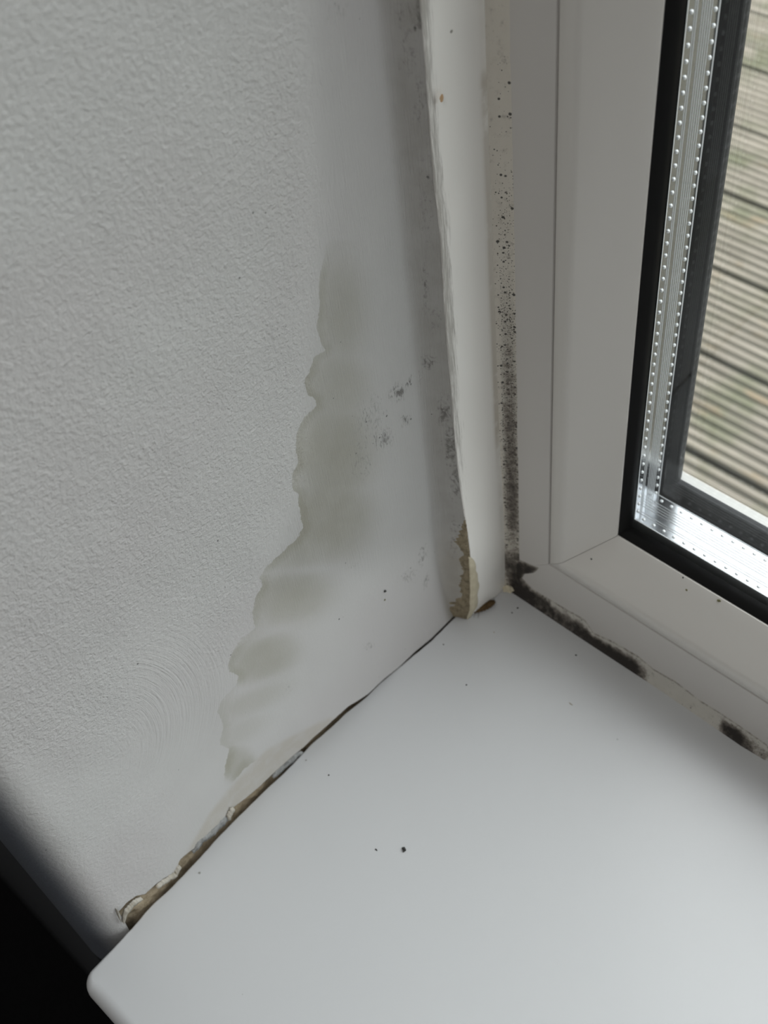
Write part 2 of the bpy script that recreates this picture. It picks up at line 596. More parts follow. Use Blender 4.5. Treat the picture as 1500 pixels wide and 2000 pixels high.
def blob(cx, cy, rx, ry, ang=0.0, p=2.0):
    a = math.radians(ang)
    dx, dy = PX - cx, PY - cy
    u = (dx * math.cos(a) + dy * math.sin(a)) / rx
    v = (-dx * math.sin(a) + dy * math.cos(a)) / ry
    return np.exp(-(u * u + v * v) ** (p / 2))


stain = np.where(valid, sdf_poly(PX, PY, poly) / 6.5, -9)
soft = np.zeros(len(flat))
for cx, cy, rx, ry, an, p, s in ((665, 610, 52, 110, 0, 3, .60), (650, 760, 70, 80, 8, 4, .62), (650, 890, 80, 110, 4, 4, .80),
                                 (640, 1010, 90, 90, 0, 4, .80), (600, 1065, 95, 50, -30, 3, .62), (565, 1165, 85, 56, -14, 3.5, .72),
                                 (515, 1285, 72, 48, -22, 4, .72), (495, 1368, 80, 24, -24, 3, .42), (470, 1430, 58, 22, -28, 3, .30),
                                 (462, 1490, 34, 34, -45, 4, .62), (440, 1400, 30, 80, 0, 3, .22), (500, 1200, 22, 60, 25, 2, .3)):
    soft = np.maximum(soft, s * blob(cx, cy, rx, ry, an, p))
for cx, cy, rx, ry, an in ((610, 1112, 80, 9, -4), (530, 1235, 70, 8, -18), (500, 1338, 90, 7, -22)):
    soft *= 1 - 0.55 * blob(cx, cy, rx, ry, an, 2)
dirt = np.zeros(len(flat))
for cx, cy, rx, ry, an, s in ((779, 765, 12, 16, 0, 1.0), (797, 745, 8, 12, 20, .8), (762, 770, 8, 14, 0, .55), (792, 820, 12, 14, 0, .62),
                              (748, 855, 22, 26, 25, .58), (724, 815, 34, 60, 10, .36), (706, 900, 26, 50, 0, .34), (820, 735, 6, 14, 0, .4),
                              (838, 706, 16, 16, 0, .75), (850, 620, 14, 30, 0, .5), (868, 800, 14, 34, 0, .8), (880, 870, 14, 40, 0, .8),
                              (893, 940, 14, 40, 0, .7), (832, 560, 12, 60, 0, .4), (800, 60, 30, 110, 0, .40), (818, 30, 10, 60, 0, .8),
                              (820, 200, 20, 90, 0, .35), (835, 380, 20, 120, 0, .38), (826, 1085, 9, 22, 15, .62), (800, 1125, 20, 14, -20, .5),
                              (832, 1135, 6, 16, 10, .6), (690, 1105, 18, 8, 0, .32), (657, 20, 30, 26, 0, .35), (600, 500, 20, 30, 0, .0),
                              (720, 1262, 12, 9, 0, .55), (530, 655, 20, 26, 40, .35), (20, 460, 40, 30, 0, .25), (888, 1050, 12, 40, 0, .55),
                              (560, 765, 30, 20, 0, .2), (565, 1345, 10, 10, 0, .3), (475, 1390, 12, 6, 0, .3)):
    dirt = np.maximum(dirt, s * blob(cx, cy, rx, ry, an, 2))
dirt *= valid
arris_shade = 1 - smooth(ARRIS_Y - 10.5, ARRIS_Y - 2.5, flat[:, 1])  # painted shade where the rounded arris turns away from the window
fillet_grime_shade = smooth(-26.5, -21.5, flat[:, 1]) * 0.85  # grime plus painted shade, deepens the fillet beside the trim
# plaster below the stain is smoother; the right half carries brush marks
bx = np.interp(PY, [0, 400, 900, 1100, 1300, 1600], [590, 610, 590, 520, 440, 330])
right = smooth(-40, 50, PX - bx)
low = smooth(1090, 1190, PY + (PX - 640) * 0.35)
stip = np.clip(1 - right * 0.88, 0.0, 1) * (1 - 0.55 * smooth(1420, 1560, PY + PX * 0.2))
brush = right * (1 - 0.85 * low) * 1.0
farL = smooth(-100, 0, flat[:, 1] * 0 + 1)
c0 = at(120, 1560, 0, 0)
arc = np.hypot(flat[:, 1] - c0[1], flat[:, 2] - c0[2])
arcm = np.clip(smooth(170, 330, PX) * blob(330, 1380, 170, 165, 0, 3) * (1 - smooth(-1, 3, stain) * 0.7), 0, 1)
stip *= 1 - 0.7 * arcm
bd = sdf_poly(PX, PY, [(640, 1400), (575, 1432), (520, 1462), (470, 1510), (440, 1545), (405, 1590), (370, 1650), (330, 1712), (480, 1640), (600, 1460), (660, 1400)])
tan = np.clip(smooth(-2, 8, bd), 0, 1) * 0.55 * valid
tan = np.maximum(tan, 0.9 * blob(897, 1180, 9, 22, 0, 2) * valid)
tan = np.maximum(tan, smooth(-26, -20.5, flat[:, 1]) * smooth(52, 30, flat[:, 2]) * 1.0)
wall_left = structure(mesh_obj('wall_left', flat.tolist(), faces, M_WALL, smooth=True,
                               attrs=dict(stain=stain, soft=soft, dirt=dirt, stipple=stip, brush=brush, arc=arc, arc_mask=arcm, tan=tan, arris_shade=arris_shade, fillet_grime_shade=fillet_grime_shade)))

# bare plaster behind the torn lower edge of the paint
V2, F2 = [], []
yy = np.arange(-161, 0, 0.9)
zz_ = np.concatenate([np.linspace(-24, -3, 5), np.linspace(-2, 11, 16)])
for y in yy:
    for z in zz_:
        n_ = noise.noise(Vector((y * 0.35, z * 0.4, 9.0))) * 0.7 + noise.noise(Vector((y * 0.9, z * 0.9, 2.0))) * 0.35
        bulge = 1.4 * math.exp(-((y + 150) / 14) ** 2)
        V2.append((-2.3 + n_ + bulge - max(0, (-153.5 - y)) * 0.25, y, z))
nz_ = len(zz_)
for i in range(len(yy) - 1):
    for j in range(nz_ - 1):
        F2.append((i * nz_ + j, (i + 1) * nz_ + j, (i + 1) * nz_ + j + 1, i * nz_ + j + 1))
M_TAN2 = make_rough('bare_tan_plaster', (0.30, 0.24, 0.16), (0.46, 0.38, 0.27), (0.52, 0.46, 0.35))
mesh_obj('exposed_plaster', V2, F2, M_TAN2, wall_left, smooth=True)


def ribbon(name, pts, mat, parent, seed, thick=0.35, width=2.0, segs=40, rag=0.6):
    """a torn strip that follows (x,y,z,width,lean) points, ragged on its lower edge, with real thickness"""
    rr = random.Random(seed)
    P = np.array(pts, float)
    tt = np.linspace(0, 1, len(P))
    t = np.linspace(0, 1, segs)
    C = np.stack([np.interp(t, tt, P[:, k]) for k in range(5)], 1)
    Vv, Ff = [], []
    for i, (x, y, z, w, ln) in enumerate(C):
        taper = min(1, 6 * t[i] + 0.15, 6 * (1 - t[i]) + 0.15)
        hi = w * taper * (1 + rag * 0.5 * (rr.random() - .5))
        lo = -0.4 - rag * rr.random() * w * 0.5 * taper
        curl = 0.35 * noise.noise(Vector((y * 0.5, seed, 0)))
        top = (x + ln * 0.1, y, z + hi)
        mid = (x + ln * 0.8 + curl + 0.25, y, z + hi * 0.45)
        bot = (x + ln + curl, y, z + lo)
        Vv += [top, mid, bot, (bot[0] - thick, bot[1], bot[2]), (mid[0] - thick, mid[1], mid[2]), (top[0] - thick, top[1], top[2])]
    for i in range(segs - 1):
        for k in range(6):
            a, b = i * 6 + k, i * 6 + (k + 1) % 6
            Ff.append((a, b, b + 6, a + 6))
    Ff += [tuple(range(6)), tuple(range((segs - 1) * 6, segs * 6))]
    return mesh_obj(name, Vv, Ff, mat, parent, smooth=True)


def on_wall(px, py, x=0.0):
    return at(px, py, 0, x)


def strip_px(name, pp, mat, seed, x=0.2, w=2.0, lean=0.4, **k):
    pts = []
    for px, py in pp:
        q = on_wall(px, py, x)
        pts.append((q[0], q[1], q[2], w, lean))
    o = ribbon(name, pts, mat, wall_left, seed, **k)
    return o


strip_px('torn_sealant', [(590, 1468), (570, 1484), (548, 1504), (532, 1518)], M_OLDSEAL, 3, x=-0.6, w=2.2, lean=0.5)
strip_px('torn_sealant', [(448, 1592), (430, 1612), (408, 1632), (392, 1644), (375, 1664)], M_OLDSEAL, 4, x=-0.3, w=2.6, lean=0.6)
strip_px('paint_flake', [(350, 1690), (342, 1706), (322, 1720), (304, 1731)], M_FLAKE, 5, x=0.0, w=1.2, lean=0.8, rag=1.2)
strip_px('paint_flake', [(275, 1752), (258, 1764), (244, 1780), (238, 1800)], M_FLAKE, 6, x=0.0, w=0.9, lean=0.9, rag=1.0)
strip_px('paint_flake', [(228, 1776), (231, 1788), (236, 1800)], M_FLAKE, 8, x=0.2, w=1.6, lean=0.5, rag=1.0)
strip_px('paint_flake', [(455, 1577), (448, 1590), (443, 1599)], M_FLAKE, 9, x=0.1, w=1.5, lean=0.7, rag=1.3, segs=14)

# ------------------------------------------------------------------ vertical cover trim


def trim_x(ex, y):
    u = min(1, max(0, (y + 19.0) / 19.6))
    return ex + 0.2 + (8.0 - ex) * u + 0.55 * math.sin(math.pi * u) ** 1.0


zt = np.concatenate([np.arange(0.35, 262, 1.6), np.linspace(275, WZ - 1, 20)])
rows = []
V3, F3 = [], []
scf, bgf = [], []
TAN_Z = 42.0
for z in zt:
    ex = float(trim_edge_x(z))
    rx = 8.2
    ex = ex - 0.1
    pts = [(ex - 3.5, -19.3), (ex - 0.9, -19.5), (ex - 0.25, -19.42), (ex + 0.12, -19.1), (ex + 0.22, -18.4), (ex + 0.32, -17.5)]
    for u in np.linspace(0.12, 1, 22):
        yb = -19.0 + u * 19.6
        xb = trim_x(ex, yb)
        pts.append((xb, yb))
    pts += [(rx, 0.6), (rx - 3.5, 0.6)]
    wb = 0.25 * noise.noise(Vector((0, 0, z * 0.04)))
    rows.append(len(pts))
    V3 += [(x + wb * 0.5, y, z) for x, y in pts]
    sw = 2.0 + 1.6 * noise.noise(Vector((0, 7, z * 0.035)))
    py_ = float(to_px((ex, -19.0, z))[1])
    am = float(np.interp(py_, [0, 100, 500, 680, 800, 900, 1000], [.95, .7, .85, .9, .7, .5, .1]))
    bz = float(np.interp(py_, [0, 190, 215, 330, 900, 960], [.1, .1, .8, .55, .9, .2]))
    for x, y in pts:
        scf.append(am * float(1 - smooth(-18.6, -18.6 + sw + 1.2, y)))
        bgf.append(bz * float(smooth(-5.4, -4.6, y)))
n3 = rows[0]
for j in range(len(zt) - 1):
    for k in range(n3):
        a, b = j * n3 + k, j * n3 + (k + 1) % n3
        F3.append((a, b, b + n3, a + n3))
F3 += [tuple(range(n3)), tuple(range((len(zt) - 1) * n3, len(zt) * n3))]
trim = structure(mesh_obj('trim_1', V3, F3, M_TRIM, smooth=True, attrs=dict(scuff=scf, beige=bgf)))


def smooth_by_angle(o, deg=40):
    me = o.data
    bm = bmesh.new()
    bm.from_mesh(me)
    for ed in bm.edges:
        if len(ed.link_faces) == 2 and ed.calc_face_angle(0) > math.radians(deg):
            ed.smooth = False
    bm.to_mesh(me)
    bm.free()


smooth_by_angle(trim)

# dried filler smeared over the foot of the trim
V4, F4 = [], []
zf = np.arange(0.2, 36, 0.7)
NW = 10
for z in zf:
    ex = float(trim_edge_x(z))
    wdt = 5.2 * math.sqrt(max(0.02, 1 - ((z - 15) / 21.0) ** 2)) * (0.75 + 0.2 * noise.noise(Vector((z * .2, 1, 1))))
    wdt = wdt if z > 6 else wdt * (0.6 + z / 15)
    for k in range(NW):
        u = k / (NW - 1)
        y = -20.1 + u * wdt
        base = trim_x(ex, y) - 0.1 if y > -19 else ex - 0.2
        lift = 0.55 * math.sin(math.pi * min(1, u * 0.9 + 0.12)) ** 0.6 if u < 1 else -0.3
        V4.append((base + lift + 0.15 * noise.noise(Vector((y * .6, z * .5, 5))), y, z))
    V4.append((ex - 2.5, -19.0, z))
nw = NW + 1
for j in range(len(zf) - 1):
    for k in range(nw - 1):
        a = j * nw + k
        F4.append((a, a + 1, a + 1 + nw, a + nw))
    F4.append((j * nw + nw - 1, j * nw, (j + 1) * nw, (j + 1) * nw + nw - 1))
F4 += [tuple(range(nw)), tuple(range((len(zf) - 1) * nw, len(zf) * nw))]
mesh_obj('dried_filler', V4, F4, M_CAULK, trim, smooth=True)

# crumbling plaster edge beside the foot of the trim
V5, F5 = [], []
zc = np.arange(0.2, 66, 0.6)
for z in zc:
    ex = float(trim_edge_x(z))
    amp = smooth(66, 40, z)
    row = [(-0.6, -24.2), (0.5, -22.6), (1.6, -21.6), (3.2, -20.9), (ex * 0.62, -20.5), (ex * 0.82, -20.25), (ex * 0.96, -19.95), (ex - 0.1, -19.35)]
    for k, (x, y) in enumerate(row):
        q = (noise.noise(Vector((x * 0.9, z * 0.55, k * 1.3))) * 0.8 + noise.noise(Vector((x * 2, z * 1.6, k * 3.3))) * 0.4) * (0.3 if k in (0, 7) else 1)
        lowf = noise.noise(Vector((2.2, z * 0.13, 0))) + 0.5 * noise.noise(Vector((8, z * 0.4, 0)))
        wide = (1 - k / 7) * (1.6 * lowf - 0.2 + 1.4 * float(smooth(25, 5, z)))
        V5.append((x + q * 0.35 - 0.25 * (k < 2), y + 0.9 * (1 - amp) - abs(q) * 0.7 * amp - max(-1.2, wide), z))
nr = 8
for j in range(len(zc) - 1):
    for k in range(nr - 1):
        a = j * nr + k
        F5.append((a, a + 1, a + 1 + nr, a + nr))
mesh_obj('crumbling_edge', V5, F5, M_TAN, wall_left, smooth=True)

# ------------------------------------------------------------------ window
win = bpy.data.objects.new('window_1', None)
COL.objects.link(win)
structure(win)


def sides(profile, which, gap=0.0, x0=0.0, x1=WX, z0=0.0, z1=WZ, shave=0.0):
    """sweep a closed (offset, y) profile along the chosen mitred sides of the window rectangle"""
    Vv, Ff = [], []
    n = len(profile)
    for s in which:
        b = len(Vv)
        for end in (0, 1):
            for o_, y in profile:
                g = gap
                if s == 'left':
                    Vv.append((x0 + o_, y, z0 + o_ + g if end == 0 else z1 - o_ - g))
                elif s == 'right':
                    Vv.append((x1 - o_, y, z0 + o_ + g if end == 0 else z1 - o_ - g))
                elif s == 'bottom':
                    Vv.append((x0 + o_ + g if end == 0 else x1 - o_ - g, y, z0 + o_))
                else:
                    Vv.append((x0 + o_ + g if end == 0 else x1 - o_ - g, y, z1 - o_))
        for k in range(n):
            a, c = b + k, b + (k + 1) % n
            Ff.append((a, c, c + n, a + n))
        Ff.append(tuple(range(b, b + n)))
        Ff.append(tuple(range(b + n, b + 2 * n)))
    return Vv, Ff


ALL = ('left', 'bottom', 'right', 'top')
fr_prof = [(-13.5, 0.0), (0, 0), (23.6, 0.0), (23.95, 0.08), (24.1, 0.35), (24.15, 1.6), (24.1, 40), (-13.5, 40)]
v, f_ = sides(fr_prof, ALL, gap=0.06)
fo = mesh_obj('frame', v, f_, M_FRAME, win, smooth=True)
smooth_by_angle(fo, 35)
v, f_ = sides([(-13.5, 40.2), (43.0, 40.2), (18, 62), (-13.5, 62)], ALL)
mesh_obj('outer_frame', v, f_, M_FRAME, win)
v, f_ = sides([(24.2, 14.0), (24.2, 2.2), (24.6, 2.2), (24.6, 14.0)], ALL)
mesh_obj('joint_seal', v, f_, M_GASKET, win)
bead = [(24.65, 2.6), (24.65, 0.5), (24.75, 0.1), (25.1, -0.05), (27.6, -0.35), (28.6, -0.30), (29.4, 0.05), (30.2, 0.7), (34.0, 4.3),
        (38.0, 8.1), (40.2, 10.3), (40.9, 11.1), (41.0, 11.7), (41.0, 15.0), (24.75, 15.0)]
for s in ALL:
    v, f_ = sides(bead, (s,), gap=(0.10 if s in ('left', 'right') else 0.10))
    o = mesh_obj('glazing_bead', v, f_, M_BEAD, win, smooth=True)
    smooth_by_angle(o, 28)
gk = [(40.6, 11.9), (41.1, 11.5), (41.7, 12.0), (42.6, 13.2), (43.2, 14.2), (43.4, 15.15), (38.0, 15.15), (38.0, 11.9)]
v, f_ = sides(gk, ALL)
g = mesh_obj('gasket', v, f_, M_GASKET, win, smooth=True)
smooth_by_angle(g, 50)


def pane(name, y0, y1):
    Vv, Ff = [], []
    box_geo(Vv, Ff, 30, WX - 30, y0, y1, 30, WZ - 30)
    return mesh_obj(name, Vv, Ff, M_GLASS, win)


pane('glass_pane', 15.2, 19.2)
pane('glass_pane', 32.0, 36.0)

# spacer bar: grooved aluminium with two rows of little studs
S0 = 41.4
sp_prof = [(S0 - 6, 19.25), (S0 - 0.1, 19.25), (S0, 19.5)]
for yv in (22.0, 22.8, 24.8, 25.7, 26.6, 27.5, 28.4):
    sp_prof += [(S0, yv - 0.11), (S0 + 0.16, yv), (S0, yv + 0.11)]
sp_prof += [(S0, 31.2), (S0 + 0.22, 31.4), (S0 + 0.22, 31.75), (S0 - 0.1, 31.95), (S0 - 6, 31.95)]


def stud(Vv, Ff, c, nrm, tang, rad, h):
    c, nrm, tang = Vector(c), Vector(nrm), Vector(tang)
    bit = nrm.cross(tang)
    b = len(Vv)
    N = 8
    for ring, (rr_, hh) in enumerate(((1.0, -0.02), (0.85, 0.5), (0.5, 0.85))):
        for k in range(N):
            a = 2 * math.pi * k / N
            p = c + tang * (math.cos(a) * rad * rr_ * 1.25) + bit * (math.sin(a) * rad * rr_) + nrm * (h * hh)
            Vv.append(tuple(p))
    Vv.append(tuple(c + nrm * h))
    for ring in range(2):
        for k in range(N):
            a, d_ = b + ring * N + k, b + ring * N + (k + 1) % N
            Ff.append((a, d_, d_ + N, a + N))
    for k in range(N):
        Ff.append((b + 2 * N + k, b + 2 * N + (k + 1) % N, b + 3 * N))


PITCH = 3.55
for s in ALL:
    Vv, Ff = sides(sp_prof, (s,))
    nsp = len(sp_prof)
    mi = [0] * len(Ff)
    for k in range(nsp):
        oa, ob = sp_prof[k][0], sp_prof[(k + 1) % nsp][0]
        if abs(oa - ob) > 0.1 and min(oa, ob) > S0 - 0.3:
            mi[k] = 1
    nflat = len(Ff)
    lim = 260
    if s == 'left':
        for yv in (20.75, 29.9):
            z = S0 + 2.2
            while z < lim:
                stud(Vv, Ff, (S0, yv, z), (1, 0, 0), (0, 0, 1), 0.48, 0.45)
                z += PITCH
    if s == 'bottom':
        for yv in (20.75, 29.9):
            x = S0 + 2.2
            while x < lim:
                stud(Vv, Ff, (x, yv, S0), (0, 0, 1), (1, 0, 0), 0.48, 0.45)
                x += PITCH
    mi += [1] * (len(Ff) - nflat)
    o = mesh_obj('spacer_bar', Vv, Ff, [M_ALU, M_RIDGE_GLINT], win, midx=mi)

og = [(36.0, 36.1), (43.6, 36.1), (44.2, 36.5), (44.4, 37.2), (44.4, 38.2), (43.6, 40.1), (36.0, 40.1)]
v, f_ = sides(og, ALL)
o = mesh_obj('outer_gasket', v, f_, M_GASKET2, win, smooth=True)
smooth_by_angle(o, 40)
# black edge seal between spacer and outer pane
v, f_ = sides([(33, 31.96), (S0 + 0.9, 31.96), (S0 + 0.9, 31.99), (33, 31.99)], ALL)
mesh_obj('edge_seal', v, f_, M_GASKET2, win)
Vv, Ff = [], []
box_geo(Vv, Ff, 43.0, WX - 43, 38.3, 41.3, 40.0, 44.3)
M_WHITE = make_flat('outside_white_pvc', (0.42, 0.42, 0.40), 0.5)
mesh_obj('outer_sill_lip', Vv, Ff, M_WHITE, win)

# ------------------------------------------------------------------ window sill board
YF = -178.4
RF = 4.0
T = 21.0
out = []                                                    # (x, y, inward normal, rounding radius)
for y in np.arange(-0.4, -172.0, -1.1):
    x = float(interp(xs_pts, y)) + 0.12 * noise.noise(Vector((y * 0.4, 0, 0)))
    if y > -17:
        x = float(interp(xs_pts, -17))
    out.append((x, y, (1, 0), 0.7 + 0.5 * float(smooth(-160, -172, y))))
xe = out[-1][0]
rc = 4.5
for k in range(0, 9):
    a = math.pi + (math.pi / 2) * k / 8
    cx, cy = xe + rc, YF + rc
    x, y = cx + rc * math.cos(a), cy + rc * math.sin(a)
    out.append((x, y, (-math.cos(a), -math.sin(a)), 1.4 + (RF - 1.4) * k / 8))
for x in np.concatenate([np.arange(12, 300, 6), np.linspace(320, WX - 1, 20)]):
    out.append((x, YF, (0, 1), RF))
out.append((WX - 1, -0.4, (-1, 0), 0.7))
N6 = len(out)
rings = []
for k in range(7):
    a = (math.pi / 2) * k / 6
    rings.append([(x + nx * r_ * (1 - math.sin(a)), y + ny * r_ * (1 - math.sin(a)), -r_ * (1 - math.cos(a))) for x, y, (nx, ny), r_ in out])
rings.append([(x, y, -T) for x, y, _, _ in out])
rings.append([(x + nx * 3, y + ny * 3, -T - 1) for x, y, (nx, ny), _ in out])
V6 = [p for rg in rings for p in rg]
F6 = []
for j in range(len(rings) - 1):
    for k in range(N6):
        a, b = j * N6 + k, j * N6 + (k + 1) % N6
        F6.append((a, b, b + N6, a + N6))
# top surface as a grid of bands so the grime attribute can follow the edges
F6.append(tuple(range((len(rings) - 1) * N6, len(rings) * N6)))
xs_grid = np.concatenate([np.array([0.5, 1.2, 2.0, 3.0, 4.5, 6.5]), np.arange(10, 300, 10), np.linspace(330, 930, 8)])
F6.append(tuple(range(N6)))
gr = []
for (x, y, z) in V6:
    gr.append(0.0)
sill = mesh_obj('window_sill', V6, F6, M_SILL, smooth=True, attrs=dict(grime=gr), origin=(466, -90, -T))
smooth_by_angle(sill, 50)
thing(sill, 'glossy white board window sill with rounded front edge under the window', 'window sill')

# ------------------------------------------------------------------ sealant beads
zv = np.concatenate([np.arange(1.0, 262, 0.9), np.linspace(272, WZ - 1, 16)])
V7, F7, mo, bl = [], [], [], []
NK = 12
for z in zv:
    wv = 12.9 + 0.25 * noise.noise(Vector((z * 0.06, 0, 3))) - 1.0 * smooth(120, 260, z) * 0.6
    for k in range(NK):
        u = k / (NK - 1)
        x = 7.9 + (wv - 7.9) * u
        y = -3.2 * (1 - u) ** 1.5 - 0.05 + (0.30 if k == NK - 1 else 0) + 0.10 * noise.noise(Vector((x, z * 0.3, 1)))
        V7.append((x, y, z))
        px, py = to_px((x, y, z))
        den = float(np.interp(py, [0, 150, 300, 370, 400, 520, 640, 760, 900, 1010, 1070, 1120], [.03, .05, .08, .22, .30, .34, .62, .78, 1.0, 1.0, .5, .9]))
        prof_u = math.exp(-((u - 0.60) / 0.42) ** 4)
        mo.append(den * prof_u * (0.8 if py < 400 else 1))
        b_ = float(np.interp(py, [0, 560, 760, 880, 980, 1050, 1080, 1130], [0, 0, .42, .58, .75, .30, .30, 1.1])) * math.exp(-((u - 0.6) / 0.34) ** 2)
        b_ = max(b_, 0.8 * math.exp(-((z - 14) / 9) ** 2))
        bl.append(b_)
for j in range(len(zv) - 1):
    for k in range(NK - 1):
        a = j * NK + k
        F7.append((a, a + 1, a + 1 + NK, a + NK))
sv = mesh_obj('sealant_bead', V7, F7, M_SEALV, smooth=True, attrs=dict(mould=mo, black=bl), origin=(10, -1, 1))
thing(sv, 'upright sealant seam speckled with black mould between white trim and window frame', 'sealant')

up_px = [(1012, 1118), (1030, 1138), (1043, 1150), (1090, 1178), (1143, 1208), (1160, 1235), (1200, 1252), (1247, 1279), (1277, 1305), (1320, 1329),
         (1367, 1366), (1410, 1392), (1450, 1419), (1493, 1449)]
lo_px = [(1007, 1157), (1087, 1210), (1167, 1263), (1250, 1317), (1300, 1350), (1373, 1400), (1450, 1453), (1500, 1483)]
up = [(lambda q: (q[0], q[2]))(at(px, py, 1, 0.0)) for px, py in up_px]
lo = [(lambda q: (q[0], q[1]))(at(px, py, 2, 0.0)) for px, py in lo_px]
V8, F8, mo, bl = [], [], [], []
xv = np.concatenate([np.arange(8.5, 112, 0.7), np.linspace(115, WX - 2, 60)])
for x in xv:
    h = float(interp(up, x)) if x < 105 else 4.0 + noise.noise(Vector((x * 0.1, 0, 0)))
    h = max(1.2, h)
    s_ = float(interp(lo, x)) if x < 106 else -1.0
    s_ = min(-0.6, s_ - 0.6)
    for k in range(NK):
        u = k / (NK - 1)
        if k == NK - 1:
            y, z = 0.3, h + 0.1
        else:
            y = s_ * (1 - u) ** 1.6 - 0.25 * (1 - u * 0.6)
            z = 0.02 + h * u ** 1.3
        V8.append((x, y, z))
        px, py = to_px((x, y, z))
        m = float(np.interp(px, [1000, 1060, 1110, 1160, 1240, 1270, 1400, 1415, 1440, 1475, 1500], [1.1, .75, .72, .95, .98, .0, 0, .72, 1.0, .45, .3]))
        m2 = m * (1 - smooth(0.38, 0.92, u * (1.0 if px > 1075 else 0.75)))
        bl.append(max(m2 * 1.32, 0.42 if k == NK - 2 else 0))
        mo.append(min(1, m2 * 0.6 + 0.03))
for j in range(len(xv) - 1):
    for k in range(NK - 1):
        a = j * NK + k
        F8.append((a, a + 1, a + 1 + NK, a + NK))
sh = mesh_obj('sealant_bead', V8, F8, M_SEALH, smooth=True, attrs=dict(mould=mo, black=bl), origin=(10, -1, 0))

# black growth spreading from the sealant over the corner of the frame
Vm, Fm, mb = [], [], []
gp = [(996, 1085), (1012, 1094), (1030, 1102), (1050, 1110), (1040, 1119), (1024, 1121), (1016, 1132), (1020, 1150), (1003, 1150), (992, 1130)]
cx_, cy_ = 1010, 1118
cen = at(cx_, cy_, 1, -0.5)
Vm.append(tuple(cen)); mb.append(1.25)
for ring, (fr_, yy_) in enumerate(((0.55, -0.45), (0.85, -0.25), (1.15, 0.05))):
    for px, py in gp:
        Vm.append(tuple(at(cx_ + (px - cx_) * fr_, cy_ + (py - cy_) * fr_, 1, yy_)))
        mb.append((1.15, 0.9, 0.2)[ring])
ng = len(gp)
for k in range(ng):
    Fm.append((0, 1 + k, 1 + (k + 1) % ng))
    for ring in range(2):
        a, b = 1 + ring * ng + k, 1 + ring * ng + (k + 1) % ng
        Fm.append((a, b, b + ng, a + ng))
mg = mesh_obj('mould_growth', Vm, Fm, M_SEALH, smooth=True, attrs=dict(mould=mb, black=mb))
mg.parent = sh
bpy.context.view_layer.update()
mg.matrix_parent_inverse = sh.matrix_world.inverted()
thing(sh, 'wavy sealant bead blotched with black mould along the foot of the window frame', 'sealant')


# mould grown over the inner corner
def lump(V, Fc, c, r, seed, subdiv=2, squash=(1, 1, 1), rough=0.35, freq=1.5, rot=None):
    bm = bmesh.new()
    bmesh.ops.create_icosphere(bm, subdivisions=subdiv, radius=1.0)
    b = len(V)
    for vv in bm.verts:
        p = vv.co.copy()
        k = 1 + rough * noise.noise(p * freq + Vector((seed * 3.1, seed, 0)))
        p = Vector((p.x * squash[0], p.y * squash[1], p.z * squash[2])) * (r * k)
        if rot:
            p = rot @ p
        V.append((c[0] + p.x, c[1] + p.y, c[2] + p.z))
    for ff in bm.faces:
        Fc.append(tuple(b + q.index for q in ff.verts))
    bm.free()


# ------------------------------------------------------------------ crumbs and husk
# brown ridged husk lying by the foot of the trim
q = at(945, 1186, 2, 0.9)
a0, a1 = at(926, 1193, 2, 0.8), at(968, 1172, 2, 0.8)
ang = math.atan2(a1[1] - a0[1], a1[0] - a0[0])
L = math.hypot(a1[0] - a0[0], a1[1] - a0[1]) / 2
Vv, Ff = [], []
NS, NR = 26, 12
for i in range(NS):
    u = i / (NS - 1)
    rr_ = (math.sin(math.pi * (0.06 + 0.88 * u)) ** 0.6) * 1.55 * (1 - 0.35 * (1 - u)) * (1 + 0.10 * math.sin(u * 44))
    for k in range(NR):
        a = 2 * math.pi * k / NR
        lx = (u - 0.5) * 2 * L
        ly = rr_ * math.cos(a) * 1.1
        lz = rr_ * math.sin(a) * 0.75
        Vv.append((q[0] + lx * math.cos(ang) - ly * math.sin(ang), q[1] + lx * math.sin(ang) + ly * math.cos(ang), 1.15 + lz))
for i in range(NS - 1):
    for k in range(NR):
        a, b = i * NR + k, i * NR + (k + 1) % NR
        Ff.append((a, b, b + NR, a + NR))
Ff += [tuple(range(NR)), tuple(range((NS - 1) * NR, NS * NR))]
husk = bpy.data.objects.new('insect_husk', None)
husk.location = (q[0] * MM, q[1] * MM, 0)
COL.objects.link(husk)
bpy.context.view_layer.update()


def child_at(name, V, Fc, mat, par, smooth=True):
    o = mesh_obj(name, V, Fc, mat, None, smooth)
    o.parent = par
    o.matrix_parent_inverse = par.matrix_world.inverted()
    return o


child_at('body', Vv, Ff, M_BROWN, husk)
for k, (px, py) in enumerate(((925, 1205), (934, 1207))):
    e0, e1 = at(932 + 4 * k, 1192, 2, 0.6), at(px, py, 2, 0.3)
    dv = Vector(e1 - e0)
    nn = Vector((-dv.y, dv.x, 0)).normalized() * 0.09
    Vv = [tuple(Vector(e0) + nn + Vector((0, 0, .1))), tuple(Vector(e0) - nn + Vector((0, 0, .1))), tuple(Vector(e0) - Vector((0, 0, .15))),
          tuple(Vector(e1) + nn * .4), tuple(Vector(e1) - nn * .4), tuple(Vector(e1) - Vector((0, 0, .1)))]
    child_at('leg', Vv, [(0, 1, 2), (3, 5, 4), (0, 3, 4, 1), (1, 4, 5, 2), (2, 5, 3, 0)], M_BROWN, husk, False)
thing(husk, 'brown ridged insect husk lying on the sill against the foot of the trim', 'insect husk')


